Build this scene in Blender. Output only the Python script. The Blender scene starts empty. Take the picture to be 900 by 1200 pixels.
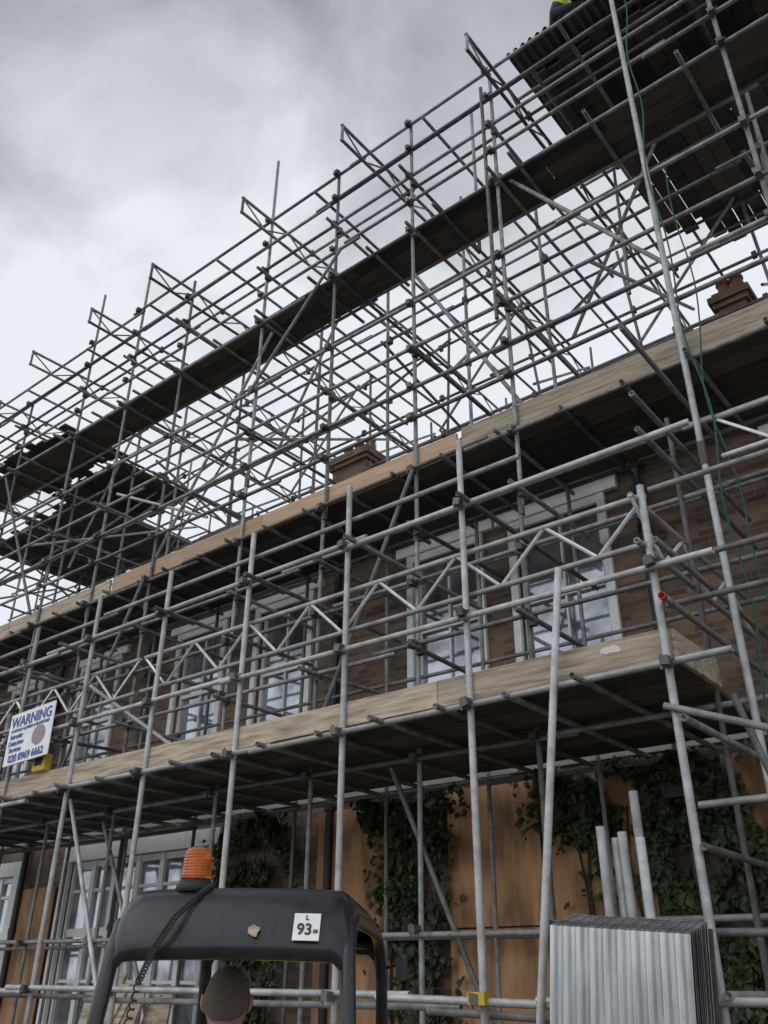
import bpy, math, random
from mathutils import Vector, Matrix, noise
random.seed(7)
R=math.radians
scene=bpy.context.scene
COL=scene.collection
TR=.0222
# ------------------------------------------------------------------ helpers
class MB:
    def __init__(s): s.v=[]; s.f=[]
    def add(s,vs,fs):
        o=len(s.v); s.v+= [tuple(v) for v in vs]; s.f+=[tuple(i+o for i in f) for f in fs]
    def tube(s,a,b,r=TR,n=8,r2=None):
        a=Vector(a);b=Vector(b);d=(b-a)
        if d.length<1e-6:return
        d.normalize(); u=d.orthogonal().normalized(); w=d.cross(u); r2=r if r2 is None else r2
        vs=[];fs=[]
        for p,rr in((a,r),(b,r2)):
            for i in range(n):
                t=2*math.pi*i/n; vs.append(p+u*math.cos(t)*rr+w*math.sin(t)*rr)
        for i in range(n): j=(i+1)%n; fs.append((i,j,n+j,n+i))
        # open (hollow) ends: a rim and a recess instead of a flush cap
        k=len(vs)
        for p,rr in((a,r),(b,r2)):
            for i in range(n):
                t=2*math.pi*i/n; vs.append(p+u*math.cos(t)*rr*.8+w*math.sin(t)*rr*.8)
        for i in range(n):
            j=(i+1)%n; fs.append((j,i,k+i,k+j)); fs.append((n+i,n+j,k+n+j,k+n+i))
        m=len(vs)
        vs.append(a+d*r*2); vs.append(b-d*r2*2)
        for i in range(n):
            j=(i+1)%n; fs.append((k+j,k+i,m)); fs.append((k+n+i,k+n+j,m+1))
        s.add(vs,fs)
    def chain(s,pts,rs,n=8):
        pts=[Vector(p) for p in pts]; vs=[];fs=[]; u=None
        for k,p in enumerate(pts):
            d=(pts[min(k+1,len(pts)-1)]-pts[max(k-1,0)]).normalized()
            if u is None: u=d.orthogonal().normalized()
            else: u=(u-d*u.dot(d)).normalized()
            w=d.cross(u); r=rs[k] if isinstance(rs,(list,tuple)) else rs
            for i in range(n):
                t=2*math.pi*i/n; vs.append(p+u*math.cos(t)*r+w*math.sin(t)*r)
        for k in range(len(pts)-1):
            for i in range(n):
                j=(i+1)%n; fs.append((k*n+i,k*n+j,(k+1)*n+j,(k+1)*n+i))
        fs.append(tuple(range(n-1,-1,-1))); m=(len(pts)-1)*n; fs.append(tuple(range(m,m+n)))
        s.add(vs,fs)
    def box(s,x0,x1,y0,y1,z0,z1):
        vs=[(x,y,z) for z in(z0,z1) for y in(y0,y1) for x in(x0,x1)]
        s.add(vs,[(0,2,3,1),(4,5,7,6),(0,1,5,4),(2,6,7,3),(0,4,6,2),(1,3,7,5)])
    def obox(s,c,ax,ay,az):
        c=Vector(c);ax=Vector(ax);ay=Vector(ay);az=Vector(az)
        vs=[c+ax*i+ay*j+az*k for k in(-1,1) for j in(-1,1) for i in(-1,1)]
        s.add(vs,[(0,2,3,1),(4,5,7,6),(0,1,5,4),(2,6,7,3),(0,4,6,2),(1,3,7,5)])
    def corr(s,o,u,v,n,pitch,amp,seg=8,flat=1.6):
        o=Vector(o);u=Vector(u);v=Vector(v);n=Vector(n); L=u.length; N=int(L/pitch*seg); vs=[];fs=[]
        for i in range(N+1):
            t=i/N; ph=(t*L/pitch)%1.0
            h=amp*max(-1,min(1,flat*math.sin(2*math.pi*ph)))
            for j in(0,1): vs.append(o+u*t+v*j+n*h)
        for i in range(N): fs.append((2*i,2*i+2,2*i+3,2*i+1))
        s.add(vs,fs)
    def obj(s,name,mat,parent=None,smooth=False,bevel=0):
        me=bpy.data.meshes.new(name); me.from_pydata(s.v,[],s.f); me.update()
        if mat: me.materials.append(mat)
        if smooth:
            for p in me.polygons: p.use_smooth=True
        o=bpy.data.objects.new(name,me); COL.objects.link(o)
        if parent: o.parent=parent
        if bevel:
            m=o.modifiers.new('b','BEVEL'); m.width=bevel; m.segments=2; m.limit_method='ANGLE'
        return o
def smooth_tubes(o):
    me=o.data
    for p in me.polygons: p.use_smooth=True
    try: me.set_sharp_from_angle(angle=R(60))
    except Exception: pass
def empty(name,loc=(0,0,0),rz=0):
    e=bpy.data.objects.new(name,None); COL.objects.link(e); e.location=loc; e.rotation_euler=(0,0,rz); return e
def M(name,col,rough=.7,metal=0,var=0,nscale=8,bump=0,col2=None,nfac=.35,spec=.5,stretch=(1,1,1),lo=.32,hi=.68):
    m=bpy.data.materials.new(name); m.use_nodes=True; nt=m.node_tree; N=nt.nodes; L=nt.links
    b=N['Principled BSDF']; b.inputs['Roughness'].default_value=rough; b.inputs['Metallic'].default_value=metal
    b.inputs['Specular IOR Level'].default_value=spec
    tc=N.new('ShaderNodeTexCoord'); mp=N.new('ShaderNodeMapping'); mp.inputs['Scale'].default_value=stretch
    L.new(tc.outputs['Object'],mp.inputs['Vector'])
    nz=N.new('ShaderNodeTexNoise'); nz.inputs['Scale'].default_value=nscale; nz.inputs['Detail'].default_value=6; nz.inputs['Roughness'].default_value=.65
    L.new(mp.outputs[0],nz.inputs['Vector'])
    rp=N.new('ShaderNodeValToRGB'); rp.color_ramp.elements[0].position=lo; rp.color_ramp.elements[1].position=hi
    L.new(nz.outputs['Fac'],rp.inputs['Fac'])
    c2=col2 or tuple(c*(1-.45*nfac) for c in col)
    rp.color_ramp.elements[0].color=(*c2,1); rp.color_ramp.elements[1].color=(*col,1)
    out=rp.outputs['Color']
    if var:
        g=N.new('ShaderNodeNewGeometry'); mr=N.new('ShaderNodeMapRange'); mr.inputs['To Min'].default_value=1-var; mr.inputs['To Max'].default_value=1+var*.6
        L.new(g.outputs['Random Per Island'],mr.inputs['Value'])
        hs=N.new('ShaderNodeHueSaturation'); L.new(out,hs.inputs['Color']); L.new(mr.outputs[0],hs.inputs['Value']); out=hs.outputs['Color']
    L.new(out,b.inputs['Base Color'])
    if bump:
        bp=N.new('ShaderNodeBump'); bp.inputs['Strength'].default_value=bump; bp.inputs['Distance'].default_value=.01
        L.new(nz.outputs['Fac'],bp.inputs['Height']); L.new(bp.outputs[0],b.inputs['Normal'])
    return m
# ------------------------------------------------------------------ materials
m_tube=M('galvanised_tube',(.30,.31,.315),.66,.2,var=.6,nscale=9,col2=(.13,.12,.105))
m_tubeb=M('new_galvanised_tube',(.50,.51,.515),.58,.25,var=.35,nscale=7,col2=(.27,.265,.255))
m_lat=M('aluminium_lattice',(.78,.79,.8),.45,.3,var=.2,nscale=12,col2=(.55,.55,.56))
m_coup=M('coupler_steel',(.14,.13,.12),.7,.3,var=.5,nscale=20)
m_toe=M('toe_board_timber',(.46,.38,.28),.88,0,var=.3,nscale=4,col2=(.20,.16,.12),stretch=(.6,4,7),bump=.4,lo=.33,hi=.6)
m_toe2=M('fresh_toe_board_timber',(.50,.34,.22),.85,0,var=.3,nscale=5,col2=(.33,.22,.14),stretch=(.5,4,7),bump=.3)
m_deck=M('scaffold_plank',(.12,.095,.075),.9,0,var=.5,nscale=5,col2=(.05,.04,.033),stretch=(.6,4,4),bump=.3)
m_cor=M('corrugated_steel',(.60,.61,.62),.4,.6,nscale=2.5,col2=(.36,.365,.37),stretch=(6,6,.6),lo=.38,hi=.62)
m_cor2=M('dark_sheet_edges',(.20,.20,.205),.5,.5,var=.5,nscale=6,col2=(.09,.09,.095))  # darker base tone for the sheets stacked behind the front one
m_cord=M('dark_corrugated_steel',(.13,.13,.13),.6,.3,var=.4,nscale=5)
m_white=M('white_paint',(.80,.80,.78),.5,0,nscale=6,col2=(.66,.66,.64))
def ply_mat():
    m=M('plywood',(.52,.30,.15),.8,0,var=.22,nscale=1.8,col2=(.30,.165,.08),stretch=(2.5,1,.8),bump=.1)
    nt=m.node_tree;N=nt.nodes;L=nt.links;b=N['Principled BSDF']; src=b.inputs['Base Color'].links[0].from_socket
    tc=N.new('ShaderNodeTexCoord'); mp=N.new('ShaderNodeMapping'); mp.inputs['Scale'].default_value=(4,1,.8); L.new(tc.outputs['Object'],mp.inputs[0])
    w=N.new('ShaderNodeTexWave'); w.wave_type='RINGS'; w.inputs['Scale'].default_value=1.3; w.inputs['Distortion'].default_value=9; w.inputs['Detail'].default_value=3; w.inputs['Detail Scale'].default_value=.7; L.new(mp.outputs[0],w.inputs[0])
    mr=N.new('ShaderNodeMapRange'); mr.inputs['To Min'].default_value=.6; mr.inputs['To Max'].default_value=1.12; L.new(w.outputs['Fac'],mr.inputs['Value'])
    hs=N.new('ShaderNodeHueSaturation'); L.new(src,hs.inputs['Color']); L.new(mr.outputs[0],hs.inputs['Value']); L.new(hs.outputs[0],b.inputs['Base Color']); return m
m_ply=ply_mat()
m_black=M('black_paint',(.008,.010,.015),.25,0,nscale=22,col2=(.022,.023,.026),lo=.45,hi=.72,spec=.38)
m_dark=M('dark_interior',(.02,.02,.021),.9)
m_pipe=M('cast_iron_pipe',(.02,.02,.02),.5)
m_rope=M('green_rope',(.02,.09,.06),.85)
m_red=M('red_paint',(.4,.04,.03),.6)
m_yel=M('yellow_paint',(.55,.4,.04),.6)
m_hiv=M('hi_vis_fabric',(.5,.68,.08),.8)
m_skin=M('skin',(.36,.21,.15),.7)
m_hair=M('hair',(.075,.055,.045),.95,nscale=150,col2=(.17,.14,.12),bump=.5)
m_cloth=M('navy_cloth',(.03,.035,.05),.9)
m_rub=M('rubber',(.015,.015,.015),.7)
m_terra=M('terracotta',(.22,.09,.06),.85,nscale=12)
m_leaf=M('ivy_leaves',(.05,.075,.022),.55,0,var=.7,nscale=4,col2=(.018,.034,.01))
m_stone=M('stone_trim',(.30,.28,.25),.85,nscale=8)
m_plaster=M('plaster_splash',(.6,.58,.54),.9)
def brick_mat(name,c1,c2,mo):
    m=bpy.data.materials.new(name); m.use_nodes=True; nt=m.node_tree;N=nt.nodes;L=nt.links;b=N['Principled BSDF'];b.inputs['Roughness'].default_value=.9
    tc=N.new('ShaderNodeTexCoord'); sp=N.new('ShaderNodeSeparateXYZ'); L.new(tc.outputs['Object'],sp.inputs[0])
    ad=N.new('ShaderNodeMath'); L.new(sp.outputs['X'],ad.inputs[0]); L.new(sp.outputs['Y'],ad.inputs[1])
    cb=N.new('ShaderNodeCombineXYZ'); L.new(ad.outputs[0],cb.inputs['X']); L.new(sp.outputs['Z'],cb.inputs['Y'])
    br=N.new('ShaderNodeTexBrick'); L.new(cb.outputs[0],br.inputs['Vector']); br.inputs['Scale'].default_value=1
    br.inputs['Brick Width'].default_value=.19; br.inputs['Row Height'].default_value=.064; br.inputs['Mortar Size'].default_value=.007; br.inputs['Bias'].default_value=-.1
    br.inputs['Color1'].default_value=(*c1,1); br.inputs['Color2'].default_value=(*c2,1); br.inputs['Mortar'].default_value=(*mo,1)
    nz=N.new('ShaderNodeTexNoise'); nz.inputs['Scale'].default_value=1.3; nz.inputs['Detail'].default_value=8; L.new(tc.outputs['Object'],nz.inputs['Vector'])
    mr=N.new('ShaderNodeMapRange'); mr.inputs['From Min'].default_value=.3; mr.inputs['From Max'].default_value=.7; mr.inputs['To Min'].default_value=.5; mr.inputs['To Max'].default_value=1.2
    L.new(nz.outputs['Fac'],mr.inputs['Value'])
    hs=N.new('ShaderNodeHueSaturation'); L.new(br.outputs['Color'],hs.inputs['Color']); L.new(mr.outputs[0],hs.inputs['Value']); L.new(hs.outputs['Color'],b.inputs['Base Color'])
    bp=N.new('ShaderNodeBump'); bp.inputs['Strength'].default_value=.5; bp.inputs['Distance'].default_value=.006; bp.invert=True
    L.new(br.outputs['Fac'],bp.inputs['Height']); L.new(bp.outputs[0],b.inputs['Normal'])
    return m
m_brick=brick_mat('stock_brick',(.22,.145,.09),(.10,.055,.04),(.17,.145,.12))
def glass_mat():
    m=bpy.data.materials.new('window_glass'); m.use_nodes=True; b=m.node_tree.nodes['Principled BSDF']
    N=m.node_tree.nodes;L=m.node_tree.links
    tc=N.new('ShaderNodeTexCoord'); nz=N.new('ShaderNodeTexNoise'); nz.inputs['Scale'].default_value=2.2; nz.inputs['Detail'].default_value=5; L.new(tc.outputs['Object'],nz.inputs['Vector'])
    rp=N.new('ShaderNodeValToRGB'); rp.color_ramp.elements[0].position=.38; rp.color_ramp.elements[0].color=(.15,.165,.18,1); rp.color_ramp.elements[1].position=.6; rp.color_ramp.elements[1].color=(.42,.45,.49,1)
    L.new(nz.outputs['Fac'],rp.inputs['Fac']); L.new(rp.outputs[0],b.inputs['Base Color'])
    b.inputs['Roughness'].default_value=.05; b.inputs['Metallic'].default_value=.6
    return m
m_glass=glass_mat()
# ------------------------------------------------------------------ ground
g=MB(); g.add([(-300,-300,0),(300,-300,0),(300,300,0),(-300,300,0)],[(0,1,2,3)])
g.obj('ground',M('ground_gravel',(.22,.2,.17),.95,0,nscale=3,bump=.4,col2=(.12,.11,.095)))
g=MB(); g.box(-26,3,5.4,7.35,.004,.10); g.obj('terrace_paving',M('paving',(.2,.19,.17),.9,nscale=6))
# ------------------------------------------------------------------ house
house=empty('brick_house')
YW=7.4
def wall(x0,x1,z0,z1,y,ops,depth=.14):
    w=MB(); xs=sorted(set([x0,x1]+[o[0] for o in ops]+[o[1] for o in ops])); zs=sorted(set([z0,z1]+[o[2] for o in ops]+[o[3] for o in ops]))
    for i in range(len(xs)-1):
        for j in range(len(zs)-1):
            cx=(xs[i]+xs[i+1])/2; cz=(zs[j]+zs[j+1])/2
            if any(o[0]<cx<o[1] and o[2]<cz<o[3] for o in ops): continue
            w.add([(xs[i],y,zs[j]),(xs[i+1],y,zs[j]),(xs[i+1],y,zs[j+1]),(xs[i],y,zs[j+1])],[(0,1,2,3)])
    for a,b,c,d in ops:
        for q in ([(a,y,c),(a,y,d),(a,y+depth,d),(a,y+depth,c)],[(b,y,c),(b,y+depth,c),(b,y+depth,d),(b,y,d)],[(a,y,d),(b,y,d),(b,y+depth,d),(a,y+depth,d)],[(a,y,c),(a,y+depth,c),(b,y+depth,c),(b,y,c)]): w.add(q,[(0,1,2,3)])
    return w
wins=[(-4.2,-3.22),(-5.6,-4.72),(-8.2,-7.3),(-9.85,-8.95),(-12.3,-11.4),(-14.4,-13.6),(-16.6,-15.8),(-1.3,-.4),(.8,1.6)]
ops=[(a,b,4.3,6.0) for a,b in wins]
gops=[(-11.75,-8.75,.12,3.1),(-16,-13.2,.12,3.0)]
w=wall(-26,3,0,6.3,YW,ops+gops); w.obj('brick_wall',m_brick,house)
b=MB(); b.box(-26,3,YW+.4,13.6,0,6.0); b.obj('inner_walls',m_dark,house)
b=MB(); b.box(2.98,3.2,YW,13.6,0,6.29); b.box(-26.2,-26.01,YW,13.6,0,6.29); b.obj('side_wall',m_brick,house)
fr=MB(); gl=MB(); trim=MB()
for a,b_ in wins:
    z0,z1=4.3,6.0; y=YW+.05
    trim.box(a-.09,a-.003,YW-.045,YW+.1,z0-.02,z1+.1); trim.box(b_+.003,b_+.09,YW-.045,YW+.1,z0-.02,z1+.1)
    trim.box(a-.003,b_+.003,YW-.04,YW+.1,z1+.003,z1+.1); trim.box(a-.24,b_+.24,YW-.06,YW+.1,z1+.1,z1+.26)
    trim.box(a-.18,b_+.18,YW-.12,YW+.06,z0-.1,z0-.02)
    fr.box(a,a+.05,y,y+.06,z0,z1); fr.box(b_-.05,b_,y,y+.06,z0,z1); fr.box(a+.05,b_-.05,y,y+.06,z1-.05,z1); fr.box(a+.05,b_-.05,y,y+.06,z0,z0+.07)
    mz=(z0+z1)/2; fr.box(a+.05,b_-.05,y-.01,y+.05,mz-.025,mz+.025)
    cx=(a+b_)/2; fr.box(cx-.012,cx+.012,y+.005,y+.045,mz+.025,z1-.05); fr.box(cx-.012,cx+.012,y+.005,y+.045,z0+.07,mz-.025)
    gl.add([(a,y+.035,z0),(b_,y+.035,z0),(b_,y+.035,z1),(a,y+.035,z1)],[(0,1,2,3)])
for a,b_,z0,z1 in gops:
    y=YW+.04; n=6
    trim.box(a-.16,a-.003,YW-.06,YW+.1,0,z1+.2); trim.box(b_+.003,b_+.16,YW-.06,YW+.1,0,z1+.2); trim.box(a-.003,b_+.003,YW-.06,YW+.1,z1+.003,z1+.2)
    for i in range(n+1):
        x=a+(b_-a)*i/n; xa=max(a,x-.045); xb=min(b_,x+.045); fr.box(xa,xb,y-.02,y+.06,z0,z1)
    for i in range(n):
        xa=a+(b_-a)*i/n+.045; xb=a+(b_-a)*(i+1)/n-.045
        for zz,h in ((z0,.35),(1.0,.04),(1.6,.04),(2.15,.1),(2.7,.04),(z1-.08,.08)): fr.box(xa,xb,y,y+.05,zz,zz+h)
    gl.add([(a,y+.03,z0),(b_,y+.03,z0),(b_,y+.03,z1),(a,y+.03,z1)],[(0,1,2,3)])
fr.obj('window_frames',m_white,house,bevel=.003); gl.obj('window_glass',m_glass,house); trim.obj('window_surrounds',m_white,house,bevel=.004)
t=MB(); t.box(-26,3,YW-.05,YW+.05,3.42,3.56) ; t.obj('string_course',m_stone,house,bevel=.01)
t=MB(); t.box(-26.2,3.2,YW-.2,YW+.02,6.3,6.36); t.box(-26.2,3.2,YW-.28,YW-.2,6.3,6.45); t.obj('eaves_fascia',m_white,house)
rf=MB(); rz=6.36
rf.add([(-26.3,7.15,rz+.02),(3.3,7.15,rz+.02),(3.3,10.7,rz+2.2),(-26.3,10.7,rz+2.2),(-26.3,14.2,rz+.02),(3.3,14.2,rz+.02)],[(0,1,2,3),(3,2,5,4),(0,3,4),(1,5,2)])
rf.obj('slate_roof',M('slate_roof',(.12,.12,.13),.7,nscale=6),house)
dp=MB()
for x in (-2.75,-6.75,-10.5,-12.9):
    dp.tube((x,YW-.08,0),(x,YW-.08,6.3),.045,10)
    for z in (1,2.2,3.3,4.4,5.5): dp.tube((x,YW-.08,z),(x,YW-.08,z+.08),.06,10)
dp.box(-2.9,-2.6,YW-.2,YW-.01,3.0,3.25)
dp.obj('drainpipes',m_pipe,house)
def chimney(x,y,w,d,ztop):
    c=MB(); c.box(x,x+w,y,y+d,6.8,ztop-.3); c.box(x-.05,x+w+.05,y-.05,y+d+.05,ztop-.3,ztop-.22); c.box(x-.09,x+w+.09,y-.09,y+d+.09,ztop-.22,ztop-.12); c.box(x-.04,x+w+.04,y-.04,y+d+.04,ztop-.12,ztop-.05)
    c.obj('chimney_stack',m_brick,house)
    p=MB(); n=3 if w>.6 else 2
    for i in range(n):
        px=x+w*(i+.5)/n
        p.chain([(px,y+d/2,ztop-.06),(px,y+d/2,ztop+.04),(px,y+d/2,ztop+.18),(px,y+d/2,ztop+.2),(px,y+d/2,ztop+.25)],[.10,.085,.07,.095,.09],10)
    p.obj('chimney_pots',m_terra,house)
chimney(-8.7,9.2,.75,.5,9.6)
chimney(-2.1,9.4,.35,.35,9.68)
pl=MB()
def ply(x0,x1,z0,z1,n):
    for i in range(n):
        a=x0+(x1-x0)*i/n; b2=x0+(x1-x0)*(i+1)/n
        pl.box(a+.012,b2-.012,YW-.05-.006*(i%2),YW-.03,z0,z0+1.98)
        pl.box(a+.012,b2-.012,YW-.052-.006*(i%2),YW-.03,z0+1.995,z1-.03*(i%2))
ply(-6.95,-5.8,.1,3.3,1); ply(-5.2,-4.15,.1,3.34,1); ply(-4.07,-3.1,.1,3.3,1); ply(-2.4,-1.2,.1,3.3,1); ply(-13.1,-12,.1,2.8,1); ply(-19,-16.5,.1,2.8,2)
pl.obj('plywood_hoarding',m_ply)
def ivy(name,blobs,n,seed):
    rnd=random.Random(seed); L=MB()
    for _ in range(n):
        bx,bz,rx,rz2=rnd.choice(blobs)
        x=bx+rnd.gauss(0,.5)*rx; z=bz+rnd.gauss(0,.5)*rz2
        nn=noise.noise(Vector((x*2.6,z*2.6,seed)))+.5*noise.noise(Vector((x*6,z*6,seed)))
        if nn+rnd.uniform(-.25,.25)<-.05 or z<.05: continue
        dep=.04+.45*max(0,nn)*rnd.random()+rnd.random()*.08
        c=Vector((x,YW-.05-dep,min(z,3.36-rnd.random()*.1)))
        nrm=Vector((rnd.gauss(0,.5),-1,rnd.gauss(.45,.5))).normalized(); dn=Vector((rnd.gauss(0,.45),0,-1)); dn=(dn-nrm*dn.dot(nrm)).normalized(); sd=nrm.cross(dn)
        s=rnd.uniform(.022,.055)
        L.add([c-dn*s,c+sd*s*.8-dn*s*.15,c+dn*s*1.1+nrm*.01,c-sd*s*.8-dn*s*.15,c+nrm*s*.25],[(0,1,4),(1,2,4),(2,3,4),(3,0,4)])
    e=empty(name); L.obj('leaves',m_leaf,e)
    st=MB()
    for bx,bz,rx,rz2 in blobs:
        for q in range(2):
            pts=[(bx+math.sin(k*1.3+bx+q*2)*.14*rx+q*.1,YW-.07,k*(bz+.2)/7) for k in range(8)]; st.chain(pts,[.022-.002*k for k in range(8)],6)
    st.obj('stems',M(name+'_bark',(.07,.05,.035),.9),e)
ivy('climbing_ivy',[(-5.55,3.1,.45,.4),(-5.6,2.6,.4,.6),(-5.5,1.9,.32,.7),(-5.4,1.1,.35,.6),(-5.85,3.15,.35,.25),(-5.6,.5,.3,.4)],11000,1)
ivy('climbing_ivy',[(-3.75,3.1,.4,.3),(-3.25,2.8,.45,.5),(-2.7,2.6,.5,.7),(-3.1,3.2,.7,.25),(-2.4,2.1,.45,.8),(-2.85,2.2,.35,.5),(-2.7,1.4,.35,.7),(-2.1,2.9,.6,.5)],14000,2)
ivy('climbing_ivy',[(-7.9,3.1,.5,.35),(-7.6,2.5,.4,.7),(-7.9,1.5,.35,.8),(-8.2,2.9,.35,.5)],9000,3)
# ------------------------------------------------------------------ scaffolding
sc=empty('scaffolding')
T=MB(); TB=MB(); C=MB(); LAT=MB(); LATC=MB()
Y1,Y2,Y3=5.0,5.9,7.12
def jit(a): return random.uniform(-a,a)
def coup(x,y,z):
    C.obox((x+jit(.006),y-.026,z+jit(.006)),(.029,0,jit(.008)),(0,.042,0),(jit(.008),0,.029)); C.tube((x-.02,y-.05,z+.045),(x-.02,y-.055,z-.05),.009,5); C.tube((x+.03,y-.03,z),(x+.06,y-.04,z+.01),.009,5)
def knot(x,y,z): C.obox((x+jit(.01),y,z+jit(.01)),(.03,0,jit(.01)),(0,.032,jit(.01)),(0,0,.045))
D1=[(-1.84,4.62),(-3.29,5.58),(-4.5,5.58),(-5.75,5.49),(-7.0,5.44),(-8.25,5.5),(-9.55,5.4),(-10.85,5.5),(-12.2,5.45),(-13.5,5.4)]
for x,zt in D1:
    TB.tube((x+jit(.01),Y1,0.01),(x+jit(.03),Y1,zt),.0255,14); C.box(x-.07,x+.07,Y1-.07,Y1+.07,0,.012)
TB.tube((-3.08,4.93,.01),(-2.49,4.93,4.16),.0255,14)
D2=[(-.75,12),(-3.28,11.33),(-4.44,11.39),(-5.67,11.43),(-7.0,12.64),(-8.71,11.21),(-10.04,12.39),(-11.36,12.48),(-13.18,10.95),(-14.6,11.6),(-16.2,11.3),(-18,11.4),(.6,12),(2.0,12)]
for x,zt in D2:
    zm=zt*random.uniform(.45,.6)
    T.tube((x+jit(.02),Y2,0.01),(x+jit(.02),Y2,zm)); T.tube((x+.01,Y2,zm+.003),(x+jit(.04),Y2,zt)); C.tube((x,Y2,zm-.09),(x,Y2,zm+.09),.030,8)
TB.tube((-1.64,5.82,.01),(-1.64,5.82,5.2),.026,12); TB.tube((-1.64,5.82,5.203),(-1.65,5.82,13.4),.026,12); C.tube((-1.64,5.82,5.1),(-1.64,5.82,5.3),.033,8)
T.tube((-1.87,Y2-.06,0),(-1.87,Y2-.06,5.63))
T.tube((-3.36,Y2-.05,7.5),(-3.36,Y2-.05,11.1)); T.tube((-3.9,Y2+.6,9.3),(-3.9,Y2+.6,11.8))
X0,X1=-19,2.6
def ledger(y,z,x0=X0,x1=X1,b=T,cp=None,r=TR):
    x=x0+jit(.5)
    while x<x1:
        e=min(x1,x+random.uniform(3.6,5.2)); dz=jit(.018); b.tube((x-.15,y+jit(.01),z+dz),(e+.1,y+jit(.01)+.012,z+dz+jit(.035)),r,8); x=e
    if cp:
        for xx,zt in cp:
            if x0<xx<x1 and z<zt: coup(xx,y,z)
for z in (3.35,4.02,4.95): ledger(Y1-.05,z,-13.6,-1.55,TB,D1,r=.024)
ledger(Y1-.05,1.56,-12.5,-2.85,TB,D1,r=.024); ledger(Y1+.06,1.50,-12.5,-2.9,T)
TB.tube((-2.9,Y1-.05,1.56),(2.5,Y1-.05,1.62)); T.tube((-2.2,Y1-.05,1.35),(2.5,Y1-.05,1.38)); T.tube((-2.2,Y1+.05,1.9),(1.0,Y1+.5,1.85))
ledger(Y1+.06,5.25,-13.6,-2.9,T)
def lattice(a,b,depth,pitch=.38,rc=.022,rw=.0145,lat=LAT,ch=LATC):
    a=Vector(a);b=Vector(b);d=b-a;n=max(2,int(d.length/pitch)); dn=Vector((0,0,-depth))
    ch.tube(a,b,rc); ch.tube(a+dn,b+dn,rc)
    for i in range(n):
        p=a+d*(i/n); q=a+d*((i+1)/n)
        if i%2==0: lat.tube(p,q+dn,rw,6)
        else: lat.tube(p+dn,q,rw,6)
lattice((-13,Y1+.05,4.55),(-7.4,Y1+.05,4.57),.36); lattice((-7.35,Y1+.07,4.58),(-1.86,Y1+.07,4.58),.36)
lattice((-1.9,Y1-.1,4.52),(-1.9,Y3,4.52),.34); lattice((-1.5,Y2-.1,5.45),(2.4,Y2-.1,5.45),.34)
lattice((-1.0,Y1+.3,4.35),(-1.0,Y3,4.35),.34)
for z in (2.0,3.3,4.3,4.9,5.5,6.12,6.75,7.15,7.65,8.3,9.43,9.9,10.35,10.85,11.32): ledger(Y2-.05,z,b=T,cp=D2)
ledger(Y2+.1,11.05); ledger(6.45,9.43)
for x,_ in D2: T.tube((x-.1,Y3,0.1),(x-.1+jit(.05),Y3,11.0+jit(.3)))
for z in (2.0,3.3,4.5,5.6,6.12,7.1,8.3,9.3,10.3,10.95):
    ledger(Y3,z)
    if z>7:
        for x,_ in D2: knot(x-.1,Y3,z)
rx=[-18+1.65*i for i in range(14)]
for yy in (9.3,11.4):
    for x in rx: T.tube((x+jit(.2),yy,8.2 if yy<11 else 6.8),(x+jit(.2),yy,11.2+jit(.3)))
    for z in ((9.2,9.9,10.9) if yy<10 else (10.0,10.9)):
        ledger(yy,z)
        for x in rx: knot(x,yy,z)
bx=[-3.13,-5.02,-6.85,-8.85,-10.42,-12.14,-14,-15.8,-17.6]
for yy in (6.6,7.8,8.6,10.2,12.1):
    ledger(yy,11.2+jit(.03))
    for x in bx: knot(x,yy,11.18)
ledger(8.0,10.8)
x=-18.5
while x<2.5:
    T.tube((x,Y2-.12+jit(.06),6.13),(x,Y3+.15,6.13)); x+=.6+jit(.05)
x=-13.3
while x<-1.9:
    T.tube((x,Y1-.17+jit(.06),3.35),(x,Y3+.1,3.35)); x+=.58+jit(.05)
for x,zt in D2:
    for z in (4.25,5.45,7.6,9.40,10.25):
        if z>7 and x>-2.5: continue
        T.tube((x+.06,Y2-.25+jit(.1),z),(x+.06,(Y3+.3 if z<7 else 9.4+jit(.6)),z+jit(.08))); knot(x+.04,Y2-.02,z)
    if x<-1.7: T.tube((x+.07,Y1-.2,4.95),(x+.07,Y3,4.95))
x=-18.3
while x<2.3:
    T.tube((x,Y2-.22+jit(.08),9.44),(x,6.7+jit(.15),9.44)); x+=.95+jit(.1)
for z in (1.6,2.3,3.0,3.75,4.15,5.0,5.3,5.9): T.tube((-1.78,4.9,z),(-1.78,Y3+.2,z+jit(.03)))
for z in (2.6,3.9,4.2,4.8): T.tube((-1.95,Y1+.4,z),(2.4,Y1+.5+jit(.1),z+jit(.06)))
for y in (6.5,): T.tube((-1.3,y,0),(-1.3,y,5.2)); T.tube((-.9,y,0),(-.95,y,6.1))
T.tube((-1.7,5.1,1.1),(-1.0,5.1,2.9)); T.tube((-1.1,5.6,1.0),(-1.6,5.3,3.2)); T.tube((-1.9,4.95,3.1),(.2,5.1,2.3))
for x in bx:
    lattice((x,5.2,11.14),(x,9.3,11.28),.27,pitch=.45,rc=.0225,rw=.012,lat=T,ch=T); lattice((x+.05,9.1,11.24),(x+.05,12.6,11.1),.27,pitch=.5,rc=.022,rw=.012,lat=T,ch=T)
    T.tube((x,5.22,11.16),(x,5.22,10.85),.02)
    T.tube((x+.9,5.7,11.05),(x+.9,12.5,11.1))
def D(a,b,bb=T,r=TR): bb.tube(a,b,r)
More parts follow.
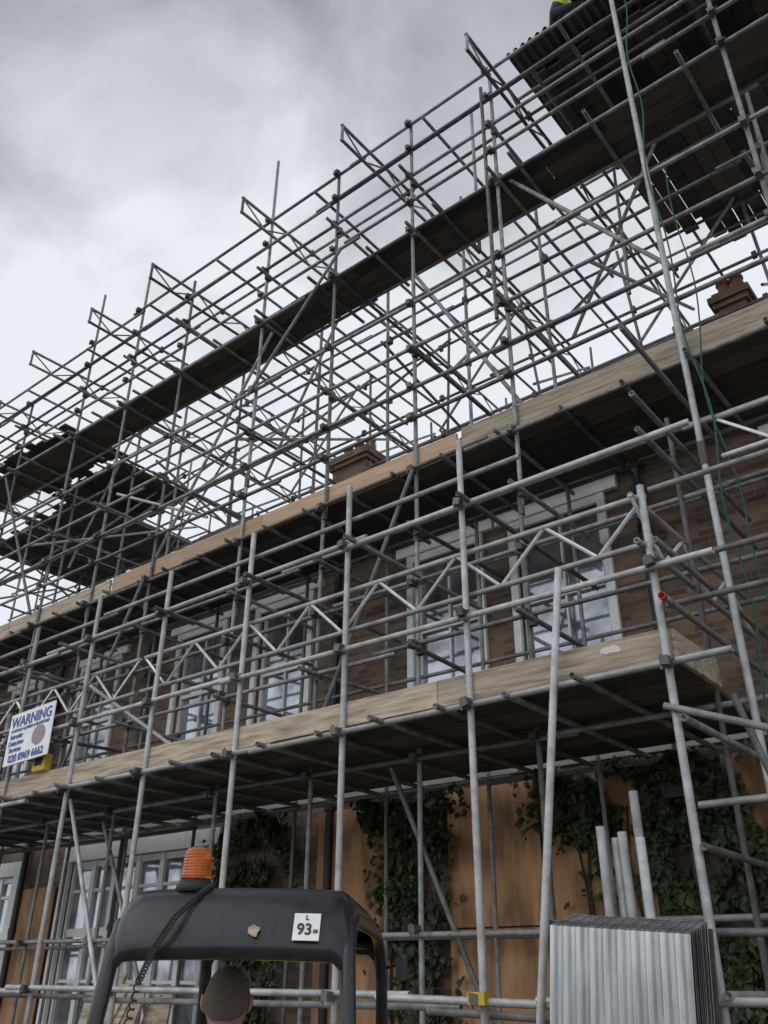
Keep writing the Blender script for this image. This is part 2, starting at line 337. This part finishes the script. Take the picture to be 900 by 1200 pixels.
D((-7.05,Y2-.1,8.2),(-5.5,Y2-.1,9.8)); D((-8.8,Y2+.1,6.5),(-6.9,Y2+.1,9.3)); D((-11.4,Y2-.1,6.3),(-13.3,Y2-.1,9.3)); D((-3.2,Y2+.1,6.4),(-4.5,Y2+.1,8.9));D((-1.6,Y2+.1,7.2),(-3.3,Y2+.1,9.7))
D((-10.0,Y2-.1,3.5),(-8.7,Y2-.1,6.1)); D((-5.6,Y2-.1,3.6),(-4.4,Y2-.1,6.1))
for i,x in enumerate(rx):
    if x<-2: D((x,7.2,8.4),(x+jit(.3),9.3,11.0))
    if i%2: D((x,9.2,9.2),(x+1.6,9.2,10.9))
    else: D((x,9.3,9.4),(x,11.4,11.0))
    if i%3==0: D((x,7.15,8.0),(x+1.7,7.15,10.9)); D((x+.8,Y2,7.7),(x+.8,9.2,9.4),TB)
    if i%3==1: D((x+.5,7.15,9.4),(x+.9,9.3,8.3))
D((-8.6,5.15,4.6),(-7.3,5.5,3.75),TB); D((-10,6,7.9),(-8.6,6.6,7.3),TB)
D((-6.7,Y1+.1,.3),(-8.5,Y1+.2,3.3),TB); D((-4.7,Y2-.05,3.25),(-3.6,Y2+.3,.5)); D((-8.9,Y2,3.2),(-7.3,Y2+.2,.3)); D((-12,Y2,3.2),(-10.4,Y2,.3))
for mb,nm,mt in((T,'weathered_tubes',m_tube),(TB,'newer_tubes',m_tubeb),(LAT,'lattice_webbing',m_lat),(LATC,'lattice_chords',m_tubeb),(C,'couplers',m_coup)):
    o=mb.obj(nm,mt,sc)
    if nm!='couplers': smooth_tubes(o)
B=MB(); TO=MB(); TO2=MB()
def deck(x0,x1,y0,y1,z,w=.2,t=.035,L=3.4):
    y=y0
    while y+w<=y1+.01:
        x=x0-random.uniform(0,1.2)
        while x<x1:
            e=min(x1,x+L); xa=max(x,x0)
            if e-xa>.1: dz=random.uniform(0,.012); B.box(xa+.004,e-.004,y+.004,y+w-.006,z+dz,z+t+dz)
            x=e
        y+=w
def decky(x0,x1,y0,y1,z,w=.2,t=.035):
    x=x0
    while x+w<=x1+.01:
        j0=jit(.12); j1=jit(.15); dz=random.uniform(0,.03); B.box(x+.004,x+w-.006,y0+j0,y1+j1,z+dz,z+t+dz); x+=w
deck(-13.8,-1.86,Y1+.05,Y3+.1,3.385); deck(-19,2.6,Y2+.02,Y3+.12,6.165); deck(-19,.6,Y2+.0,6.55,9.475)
def toe(mb,x0,x1,y,z0,z1,L=3.4):
    x=x0
    while x<x1-.01:
        e=min(x1,x+L); dz=jit(.01); mb.box(x+.003,e-.003,y-.018+jit(.003),y+.018,z0+dz,z1+dz+jit(.006)); x=e
toe(TO,-13.8,-1.83,Y1+.035,3.4,3.60); TO.box(-1.845,-1.81,Y1+.06,Y2-.1,3.4,3.6)
toe(TO,-3.9,2.6,Y2+.04,6.19,6.43); toe(TO2,-9.6,-3.95,Y2+.04,6.18,6.42,2.9); toe(TO,-19,-9.65,Y2+.04,6.18,6.41)
decky(-14.3,-11.8,Y2+.1,7.1,9.9); decky(-17,-13.4,7.3,10,9.6); decky(-14.8,-12.6,7.5,9.2,10.2)
decky(-2.9,.6,6.25,8.25,11.36); decky(-2.1,.6,8.2,10.3,11.3); decky(-2.5,-.2,7.2,9.4,10.9)
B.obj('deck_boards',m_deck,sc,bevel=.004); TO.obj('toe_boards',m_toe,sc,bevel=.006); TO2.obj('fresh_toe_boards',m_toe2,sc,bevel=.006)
s=MB(); rnd=random.Random(3); s.add([(-2.22+.085*math.cos(i*.393)*rnd.uniform(.6,1.1),Y1+.0105,3.535+.035*math.sin(i*.393)*rnd.uniform(.5,1.1)) for i in range(16)],[tuple(range(16))]); s.obj('plaster_splash',m_plaster,sc)
P2=MB()
for y in (6.4,8.1,10.1): P2.tube((-3.2,y,11.3),(1,y,11.3))
for x in (-2.8,-1.0): P2.tube((x,6.1,11.24),(x,10.5,11.2)); P2.tube((x,8.2,9.2),(x+.1,8.2,12.3))
o=P2.obj('platform_tubes',m_tube,sc); smooth_tubes(o)
K=MB()
for i in range(5):
    x0=-3.02+i*.72; K.corr((x0,6.0+jit(.08),11.5+.02*i),(.8,0,.03),(0,1.6,.05),(0,0,1),.1,.026)
for i in range(3): K.corr((-2.2+i*.8,5.85+jit(.06),12.0+.02*i),(.85,0,.03),(0,1.6,.02),(0,0,1),.1,.026)
K.obj('roof_sheets',m_cord,sc)
q=MB(); q.tube((-1.78,4.86,3.748),(-1.78,4.9,3.749),.0245,10); q.obj('red_tube_ends',m_red,sc)
q=MB(); q.box(-3.34,-3.22,4.89,4.94,1.53,1.6); q.obj('yellow_couplers',m_yel,sc)
rp=MB(); pts=[]
for i in range(80):
    z=13-i*.14; pts.append((-1.55+.03*math.sin(i*.5)+.04*math.sin(i*.13),5.74+.02*math.cos(i*.7),z))
rp.chain(pts,.008,6); pts=[(p[0]+.10+.05*math.sin(k*.23),p[1]+.05,p[2]-.6) for k,p in enumerate(pts[30:])]; rp.chain(pts,.007,6)
rp.obj('hoist_rope',m_rope)
# ------------------------------------------------------------------ warning sign
sg=empty('warning_sign',(-9.0,4.86,4.0)); sg.rotation_euler=(0,R(-2),0)
s=MB(); s.box(-.44,.44,0,.012,-.29,.29); s.obj('board',m_white,sg,bevel=.003)
m_blue=M('sign_blue',(.02,.05,.3),.5)
def text(body,size,x,z,mat,par,y=-.004):
    c=bpy.data.curves.new('lettering','FONT'); c.body=body; c.size=size; c.align_x='CENTER'; c.extrude=.001; c.offset=.002*size/.1
    o=bpy.data.objects.new('lettering',c); COL.objects.link(o); o.parent=par; o.location=(x,y,z); o.rotation_euler=(R(90),0,0); c.materials.append(mat); return o
text('WARNING',.165,0,.13,m_blue,sg); text('SCAFFOLD ALARMED & MONITORED',.046,0,.075,m_blue,sg); text('Intruder',.075,-.25,0,m_blue,sg); text('Detection',.075,-.24,-.075,m_blue,sg); text('Services',.075,-.24,-.15,m_blue,sg); text('020 8969 6662',.115,0,-.26,m_blue,sg)
d=MB(); n=24; d.add([(.2,-.003,-.06)]+[(.2+.13*math.cos(2*math.pi*i/n),-.003,-.04+.11*math.sin(2*math.pi*i/n)) for i in range(n)],[(0,1+(i+1)%n,1+i) for i in range(n)]); d.obj('logo',M('sign_grey',(.3,.22,.25),.6),sg)
ab=empty('alarm_box',(-8.85,4.95,3.68)); s=MB(); s.box(-.12,.12,0,.09,-.08,.1); s.obj('case',m_yel,ab,bevel=.012)
s=MB(); s.box(-.07,.07,-.006,0,-.02,.06); s.tube((0,.045,.1),(0,.045,.14),.03,10); s.obj('beacon_and_grille',m_rub,ab)
# ------------------------------------------------------------------ corrugated pack
pk=empty('corrugated_sheet_stack',(-2.27,4.42,.15)); pk.rotation_euler=(R(-1.5),R(4.5),R(2))
k=MB(); k2=MB(); k3=MB()
k.corr((-.37,0,0),(.74,0,0),(0,0,1.745),(0,-1,0),.074,.012,12,1.5)
for i in range(1,17):
    zt=1.75+i*.0045+jit(.003)
    k3.corr((-.37+jit(.006),.017*i,0),(.74,0,0),(0,0,zt),(0,-1,0),.074,.011,8,1.5)
o=k.obj('front_sheet',m_cor,pk); md=o.modifiers.new('s','SOLIDIFY'); md.thickness=.004
o=k3.obj('stacked_sheets',m_cor2,pk); md=o.modifiers.new('s','SOLIDIFY'); md.thickness=.003
k2.box(-.375,.375,.31,.33,0,1.79); k2.box(-.42,.42,-.06,.4,-.14,-.01); k2.obj('pallet',m_deck,pk)
tb=empty('tube_bundle'); k=MB()
for x,y,zt in ((-2.33,4.8,2.44),(-2.26,4.86,2.38),(-2.19,4.8,2.40),(-2.12,4.84,2.62),(-2.09,4.78,2.36)):
    k.tube((x+.03,y,0.01),(x+jit(.015),y+.02,zt),.026,14)
o=k.obj('tubes',m_tubeb,tb); smooth_tubes(o)
k=MB()
for i in range(9):
    x=-8.6+i*.16+jit(.05); k.obox((x,5.7+jit(.1),.8),(.07,0,0),(0,.015,.006),(.12+jit(.2),.18,.8+jit(.1)))
k.obj('timber_offcuts',m_toe)
# ------------------------------------------------------------------ dumper with canopy
HD=R(39.4-4)
RR=-.455
dm=empty('site_dumper',(-.635*3.6+.773*RR,.773*3.6+.635*RR,0),HD)
prof=[(-.53,1.70),(-.52,1.75),(-.505,1.80),(-.485,1.845),(-.455,1.885),(-.41,1.91),(-.34,1.922),(-.2,1.926),(.3,1.925),(.7,1.91),(.8,1.88),(.86,1.82),(.88,1.76)]
r=MB(); nx=24; vs=[];W=.42
for (y,z) in prof:
    for i in range(nx+1):
        t=-1+2*i/nx; e=max(0,abs(t)-.8)/.2; vs.append((W*t*(1-.03*e*e),y+(.045*abs(t)**5 if y<0 else -.03*abs(t)**5),z-.085*e**2.2+.010*(1-t*t)))
fs=[]
for a in range(len(prof)-1):
    for i in range(nx): fs.append((a*(nx+1)+i,a*(nx+1)+i+1,(a+1)*(nx+1)+i+1,(a+1)*(nx+1)+i))
r.add(vs,fs); o=r.obj('canopy_roof',m_black,dm,smooth=True); md=o.modifiers.new('s','SOLIDIFY'); md.thickness=.022; md.offset=-1
fmb=MB()
for sx in(-1,1):
    x=sx*.385
    fmb.chain([(x*1.06,-.58,.5),(x*1.04,-.53,1.45),(x,-.475,1.72),(x,-.42,1.81),(x,-.3,1.835),(x,.3,1.845),(x,.7,1.84),(x*1.03,.81,1.78),(x*1.05,.86,1.65),(x*1.05,.9,.6)],.026,12)
fmb.tube((-.39,.8,1.80),(.39,.8,1.80),.022,8); fmb.tube((-.39,-.45,1.73),(.39,-.45,1.73),.018,8)
fmb.obj('rops_frame',m_black,dm,smooth=True)
r=MB(); r.tube((.41,.86,1.70),(.48,.84,1.72),.008); r.obox((.495,.83,1.70),(.026,0,0),(0,.012,0),(0,0,.045)); r.obj('mirror',m_black,dm,bevel=.006)
slope=math.atan2(.042,.09)
st_=empty('number_sticker',(.255,-.512,1.80)); st_.parent=dm; st_.rotation_euler=(-slope*.93,R(1),R(1))
s=MB(); s.box(-.043,.043,-.006,-.003,-.044,.044); s.obj('sticker',m_white,st_,bevel=.001)
for body,size,x,z in(('93',.05,-.006,-.025),('L',.022,.0,.022),('E8',.016,.03,-.02)): text(body,size,x,z,m_black,st_,y=-.0075)
st2=empty('worn_label',(.085,-.520,1.79)); st2.parent=dm; st2.rotation_euler=(-slope*.85,0,0)
s=MB(); s.add([((.020+.004*math.sin(i*2.7))*math.cos(i*.5236),-.005,(.018+.004*math.cos(i*1.9))*math.sin(i*.5236)+.003*math.cos(i)) for i in range(12)],[tuple(range(12))]); s.obj('label',m_toe,st2)
bxp,byp=-.165,-.36
be=MB(); be.chain([(bxp,byp,1.915),(bxp,byp,1.935),(bxp,byp,1.948),(bxp,byp,1.957)],[.07,.066,.055,.05],20); be.obj('beacon_base',m_rub,dm,smooth=True)
bo=MB(); bo.chain([(bxp,byp,1.957),(bxp,byp,1.966),(bxp,byp,1.972),(bxp,byp,1.99),(bxp,byp,2.03),(bxp,byp,2.05),(bxp,byp,2.06),(bxp,byp,2.064)],[.052,.055,.052,.051,.048,.044,.034,.012],24)
m_or=bpy.data.materials.new('amber_lens'); m_or.use_nodes=True; pb=m_or.node_tree.nodes['Principled BSDF']; pb.inputs['Roughness'].default_value=.12; pb.inputs['Transmission Weight'].default_value=.75
nd=m_or.node_tree.nodes; lk=m_or.node_tree.links
tcn=nd.new('ShaderNodeTexCoord'); wv=nd.new('ShaderNodeTexWave'); wv.bands_direction='Z'; wv.inputs['Scale'].default_value=32; bp=nd.new('ShaderNodeBump'); bp.inputs['Strength'].default_value=.5; bp.inputs['Distance'].default_value=.004
lk.new(tcn.outputs['Object'],wv.inputs['Vector']); lk.new(wv.outputs['Fac'],bp.inputs['Height']); lk.new(bp.outputs[0],pb.inputs['Normal']); pb.inputs['Base Color'].default_value=(.95,.28,.03,1)
bo.obj('beacon_lens',m_or,dm,smooth=True)
bi=MB(); bi.tube((bxp,byp,1.96),(bxp,byp,2.02),.022,12); bi.obox((bxp,byp+.01,2.0),(.03,0,0),(0,.003,0),(0,0,.03)); bi.obj('beacon_bulb',M('reflector',(.5,.16,.04),.3,.4),dm)
cc=MB(); pts=[]; path=[Vector((-.10,-.38,1.935)),Vector((-.12,-.45,1.90)),Vector((-.17,-.53,1.83)),Vector((-.215,-.565,1.74)),Vector((-.25,-.58,1.64)),Vector((-.28,-.6,1.4))]
n=520
for i in range(n):
    t=i/(n-1)*(len(path)-1); k_=min(int(t),len(path)-2); p=path[k_].lerp(path[k_+1],t-k_); a=i*.62
    pts.append(p+Vector((math.cos(a)*.010,-.010,math.sin(a)*.006)))
cc.chain(pts,.0028,5); cc.obj('coiled_cable',m_rub,dm)
m_dy=M('dumper_yellow',(.6,.4,.03),.45,nscale=5)
bd=MB(); bd.box(-.42,.42,-.9,.1,.45,.8); bd.box(-.36,.36,-1.0,-.35,.8,.98); bd.box(-.3,.3,.1,1.6,.4,.6); bd.obj('chassis',m_dy,dm,bevel=.03)
st=MB(); st.box(-.25,.25,-.33,.12,.8,.92); st.obox((0,-.34,1.08),(.23,0,0),(0,.035,.01),(0,-.04,.2)); st.obj('seat',m_rub,dm,bevel=.03)
sk=MB(); v=[(-.5,.95,.7),(.5,.95,.7),(.5,1.7,.7),(-.5,1.7,.7),(-.7,.8,1.25),(.7,.8,1.25),(.7,2.1,1.2),(-.7,2.1,1.2)]
sk.add(v,[(0,3,2,1),(0,1,5,4),(1,2,6,5),(2,3,7,6),(3,0,4,7)]); o=sk.obj('skip',m_dy,dm); o.modifiers.new('s','SOLIDIFY').thickness=.03
wh=MB()
for sx in(-1,1):
    for y in(-.6,1.3):
        wh.chain([(sx*.42,y,.4),(sx*.44,y,.4),(sx*.5,y,.4),(sx*.62,y,.4),(sx*.68,y,.4),(sx*.69,y,.4)],[.2,.36,.4,.4,.36,.18],24)
wh.obj('wheels',m_rub,dm,bevel=.01)
sw=MB(); ring=[(.17*math.cos(a*math.pi/12),.52-.08*math.sin(a*math.pi/12),1.15+.15*math.sin(a*math.pi/12)) for a in range(25)]; sw.chain(ring,.013,8); sw.tube((0,.52,1.15),(0,.75,.9),.02); sw.tube((-.17,.52,1.15),(.17,.52,1.15),.01); sw.box(-.3,.3,.72,.85,.6,1.1); sw.obj('steering_wheel',m_rub,dm)
# ------------------------------------------------------------------ people
def person(name,par_loc,rz,J,headc,tilt,top_mat,cap=None,sc_=1.0):
    e=empty(name,par_loc,rz); e.scale=(sc_,)*3
    names=list(J.keys()); me=bpy.data.meshes.new('body')
    E=[('pel','spi'),('spi','che'),('che','nek'),('nek','hdb'),('che','shL'),('shL','elL'),('elL','wrL'),('che','shR'),('shR','elR'),('elR','wrR'),('pel','hiL'),('hiL','knL'),('knL','anL'),('anL','toL'),('pel','hiR'),('hiR','knR'),('knR','anR'),('anR','toR')]
    me.from_pydata([J[k][:3] for k in names],[(names.index(a),names.index(b)) for a,b in E],[])
    o=bpy.data.objects.new('body',me); COL.objects.link(o)
    o.modifiers.new('k','SKIN')
    for i,k in enumerate(names):
        sv=me.skin_vertices[0].data[i]; sv.radius=J[k][3]; sv.use_root=(k=='pel')
    s=o.modifiers.new('s','SUBSURF'); s.levels=2; s.render_levels=2
    dg=bpy.context.evaluated_depsgraph_get(); nm=bpy.data.meshes.new_from_object(o.evaluated_get(dg)); bpy.data.objects.remove(o)
    o=bpy.data.objects.new('body',nm); COL.objects.link(o); o.parent=e
    nm.materials.clear()
    for m in(top_mat,m_cloth,m_skin,m_rub): nm.materials.append(m)
    def dist(p,a,b):
        a=Vector(J[a][:3]);b=Vector(J[b][:3]);t=max(0,min(1,(p-a).dot(b-a)/(b-a).length_squared));return (p-a-(b-a)*t).length
    reg={('pel','spi'):1,('spi','che'):0,('che','nek'):0,('nek','hdb'):2,('che','shL'):0,('che','shR'):0,('shL','elL'):0,('shR','elR'):0,('elL','wrL'):1,('elR','wrR'):1,('anL','toL'):3,('anR','toR'):3}
    for p in nm.polygons:
        p.use_smooth=True; c=Vector(p.center); bst=min(E,key=lambda q:dist(c,*q)); p.material_index=reg.get(bst,1)
    hc=Vector(headc); Rm=Matrix.Rotation(tilt,3,'X')
    h=MB(); nu,nv=24,18; vs=[];fs=[]
    def hp(th_,ph,k=1.0):
        x=math.sin(ph)*math.cos(th_);y=math.sin(ph)*math.sin(th_);z=math.cos(ph)
        # fuller crown and back of the skull, narrower jaw
        s2=math.sin(ph)**.85 if math.sin(ph)>0 else 0
        wx=.080*(1-.20*max(0,-z)); q=Vector((s2*math.cos(th_)*wx,s2*math.sin(th_)*.100*(1-.14*max(0,-z)),z*.114)); return q*k
    for j in range(nv+1):
        for i in range(nu): vs.append(hc+Rm@hp(2*math.pi*i/nu,math.pi*j/nv))
    for j in range(nv):
        for i in range(nu): k=(i+1)%nu; fs.append((j*nu+i,(j+1)*nu+i,(j+1)*nu+k,j*nu+k))
    h.add(vs,fs)
    def pt(x,y,z): return hc+Rm@Vector((x,y,z))
    h.chain([pt(0,.09,.015),pt(0,.106,-.005),pt(0,.116,-.026),pt(0,.1,-.036)],[.006,.010,.014,.008],8)
    for sx in(-1,1): h.chain([pt(sx*.076,.006,.026),pt(sx*.086,-.002,.022),pt(sx*.087,-.004,.0),pt(sx*.083,-.002,-.018),pt(sx*.075,.004,-.03)],[.006,.010,.010,.008,.005],8)
    h.chain([pt(-.022,.093,-.058),pt(0,.1,-.055),pt(.022,.093,-.058)],[.004,.007,.004],6)
    h.obj('head',m_skin,e,smooth=True)
    ey=MB()
    for sx in(-1,1): ey.chain([pt(sx*.03,.084,.005),pt(sx*.03,.094,.005),pt(sx*.03,.098,.005)],[.012,.009,.003],8)
    ey.obj('eyes',m_rub,e,smooth=True)
    ha=MB(); vs=[];fs=[]; nh=64
    for j in range(21):
        for i in range(nh):
            th_=2*math.pi*i/nh; fy=math.sin(th_); by=max(0,-fy)**.6; ph=(j/20)*math.pi*(.50+.20*by-.12*max(0,fy)**.7); p=hp(th_,ph,1.05 if j<19 else 1.03)
            if not cap: p*=1+.022*noise.noise(p*60)
            if j==20: p*=.955
            vs.append(hc+Rm@p)
    for j in range(20):
        for i in range(nh): k=(i+1)%nh; fs.append((j*nh+i,(j+1)*nh+i,(j+1)*nh+k,j*nh+k))
    ha.add(vs,fs); ha.obj('helmet' if cap else 'hair',cap or m_hair,e,smooth=True)
    hd=MB()
    for s_,w,el in((-1,'wrL','elL'),(1,'wrR','elR')):
        w_=Vector(J[w][:3]); d_=(w_-Vector(J[el][:3])).normalized(); sd=d_.cross(Vector((0,0,1))).normalized(); dn=sd.cross(d_)
        if dn.z>0: dn=-dn
        hd.chain([w_-d_*.02,w_+d_*.03,w_+d_*.085],[.026,.034,.036],10)
        for q in range(4):
            b0=w_+d_*.08+sd*(.024-.016*q); l=(.028,.034,.031,.024)[q]
            hd.chain([b0,b0+d_*l,b0+d_*(l*1.5)+dn*l*.8,b0+d_*l*1.2+dn*l*1.6],[.009,.0085,.008,.006],6)
        b0=w_+d_*.03+sd*s_*-.03; hd.chain([b0,b0+d_*.03+sd*s_*-.02+dn*.01,b0+d_*.05+sd*s_*-.012+dn*.03],[.011,.010,.008],6)
    hd.obj('hands',m_skin,e,smooth=True)
    return e
Jd={'pel':(0,0,.98,(.16,.12)),'spi':(0,.02,1.17,(.145,.105)),'che':(0,.02,1.38,(.17,.11)),'nek':(0,.02,1.51,(.074,.074)),'hdb':(0,.045,1.56,(.055,.055)),
'shL':(-.18,.02,1.43,(.08,.08)),'elL':(-.27,.16,1.14,(.05,.05)),'wrL':(-.16,.42,1.2,(.03,.03)),'shR':(.18,.02,1.43,(.08,.08)),'elR':(.27,.16,1.14,(.05,.05)),'wrR':(.16,.42,1.2,(.03,.03)),
'hiL':(-.1,.06,.98,(.1,.1)),'knL':(-.14,.46,1.0,(.07,.07)),'anL':(-.14,.6,.66,(.05,.05)),'toL':(-.14,.75,.63,(.04,.035)),'hiR':(.1,.06,.98,(.1,.1)),'knR':(.14,.46,1.0,(.07,.07)),'anR':(.14,.6,.66,(.05,.05)),'toR':(.14,.75,.63,(.04,.035))}
dx=-.635*3.55+.773*(-.555); dy=.773*3.55+.635*(-.555)
person('driver',(dx,dy,-.03),HD+R(6),Jd,(0,.065,1.605),R(-5),m_hiv)
Jw={'pel':(0,0,.42,(.15,.12)),'spi':(0,.08,.6,(.14,.11)),'che':(0,.18,.78,(.17,.12)),'nek':(0,.24,.9,(.06,.06)),'hdb':(0,.27,.96,(.055,.055)),
'shL':(-.19,.18,.8,(.07,.07)),'elL':(-.25,.35,.58,(.05,.05)),'wrL':(-.15,.55,.45,(.03,.03)),'shR':(.19,.18,.8,(.07,.07)),'elR':(.25,.35,.58,(.05,.05)),'wrR':(.15,.55,.45,(.03,.03)),
'hiL':(-.1,.03,.4,(.1,.1)),'knL':(-.17,.4,.42,(.07,.07)),'anL':(-.15,.12,.08,(.05,.05)),'toL':(-.15,.3,.04,(.04,.035)),'hiR':(.1,.03,.4,(.1,.1)),'knR':(.17,.4,.42,(.07,.07)),'anR':(.15,.12,.08,(.05,.05)),'toR':(.15,.3,.04,(.04,.035))}
person('roof_worker',(-2.5,6.2,11.58),R(-60),Jw,(0,.31,1.04),R(-25),m_hiv,cap=m_hiv,sc_=.95)
# ------------------------------------------------------------------ world
wd=bpy.data.worlds.new('World'); scene.world=wd; wd.use_nodes=True; nt=wd.node_tree;N=nt.nodes;L=nt.links;N.clear()
out=N.new('ShaderNodeOutputWorld'); b1=N.new('ShaderNodeBackground'); b2=N.new('ShaderNodeBackground'); mx=N.new('ShaderNodeMixShader')
sk=N.new('ShaderNodeTexSky'); sk.sky_type='NISHITA'; sk.sun_disc=False; sk.sun_elevation=R(50); sk.sun_rotation=R(200); L.new(sk.outputs[0],b1.inputs[0]); b1.inputs[1].default_value=.1
tc=N.new('ShaderNodeTexCoord'); sp=N.new('ShaderNodeSeparateXYZ'); L.new(tc.outputs['Generated'],sp.inputs[0])
za=N.new('ShaderNodeMath'); za.operation='ADD'; za.inputs[1].default_value=.35; L.new(sp.outputs['Z'],za.inputs[0]); zm=N.new('ShaderNodeMath'); zm.operation='MAXIMUM'; zm.inputs[1].default_value=.1; L.new(za.outputs[0],zm.inputs[0])
dv=N.new('ShaderNodeVectorMath'); dv.operation='DIVIDE'; L.new(tc.outputs['Generated'],dv.inputs[0]); cb=N.new('ShaderNodeCombineXYZ')
for i in range(3): L.new(zm.outputs[0],cb.inputs[i])
L.new(cb.outputs[0],dv.inputs[1])
nz=N.new('ShaderNodeTexNoise'); nz.inputs['Scale'].default_value=4.2; nz.inputs['Detail'].default_value=9; nz.inputs['Roughness'].default_value=.52; nz.inputs['Distortion'].default_value=.5; L.new(dv.outputs[0],nz.inputs['Vector'])
zr=N.new('ShaderNodeMapRange'); zr.inputs['From Min'].default_value=.60; zr.inputs['From Max'].default_value=.90; zr.inputs['To Min'].default_value=.50; zr.inputs['To Max'].default_value=-.07; L.new(sp.outputs['Z'],zr.inputs['Value'])
ma=N.new('ShaderNodeMath'); ma.operation='MULTIPLY_ADD'; ma.inputs[1].default_value=1.3; L.new(nz.outputs['Fac'],ma.inputs[0]); L.new(zr.outputs[0],ma.inputs[2])
hf=N.new('ShaderNodeMath'); hf.operation='MULTIPLY'; hf.inputs[1].default_value=.78; L.new(ma.outputs[0],hf.inputs[0])
rp_=N.new('ShaderNodeValToRGB'); cr=rp_.color_ramp; cr.elements[0].position=.34; cr.elements[0].color=(.27,.285,.315,1); cr.elements[1].position=.86; cr.elements[1].color=(.90,.94,.99,1)
e_=cr.elements.new(.58); e_.color=(.54,.565,.61,1)
L.new(hf.outputs[0],rp_.inputs['Fac']); L.new(rp_.outputs[0],b2.inputs[0])
yr=N.new('ShaderNodeMapRange'); yr.inputs['From Min'].default_value=.15; yr.inputs['From Max'].default_value=-.5; yr.inputs['To Min'].default_value=1.0; yr.inputs['To Max'].default_value=1.5; L.new(sp.outputs['Y'],yr.inputs['Value']); L.new(yr.outputs[0],b2.inputs[1])  # clouds made brighter on the unseen side behind the camera, added as fill
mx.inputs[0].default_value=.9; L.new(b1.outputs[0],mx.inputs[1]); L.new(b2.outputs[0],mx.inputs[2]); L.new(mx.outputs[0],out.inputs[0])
sl=bpy.data.lights.new('sun','SUN'); sl.energy=.5; sl.angle=R(50); sl.color=(1,.97,.93); so=bpy.data.objects.new('sun',sl); COL.objects.link(so); so.rotation_euler=(R(40),0,R(-20))
# ------------------------------------------------------------------ camera
cam=bpy.data.cameras.new('camera'); co=bpy.data.objects.new('camera',cam); COL.objects.link(co)
cam.sensor_fit='VERTICAL'; cam.sensor_height=36; cam.lens=30.27; cam.clip_end=2000; cam.clip_start=.05
mat=Matrix.Rotation(R(39.4),4,'Z')@Matrix.Rotation(R(118.6),4,'X')@Matrix.Rotation(R(.5),4,'Z'); mat.translation=Vector((0,0,1.65)); co.matrix_world=mat
scene.camera=co
scene.view_settings.view_transform='Standard'; scene.view_settings.look='None'; scene.view_settings.exposure=0
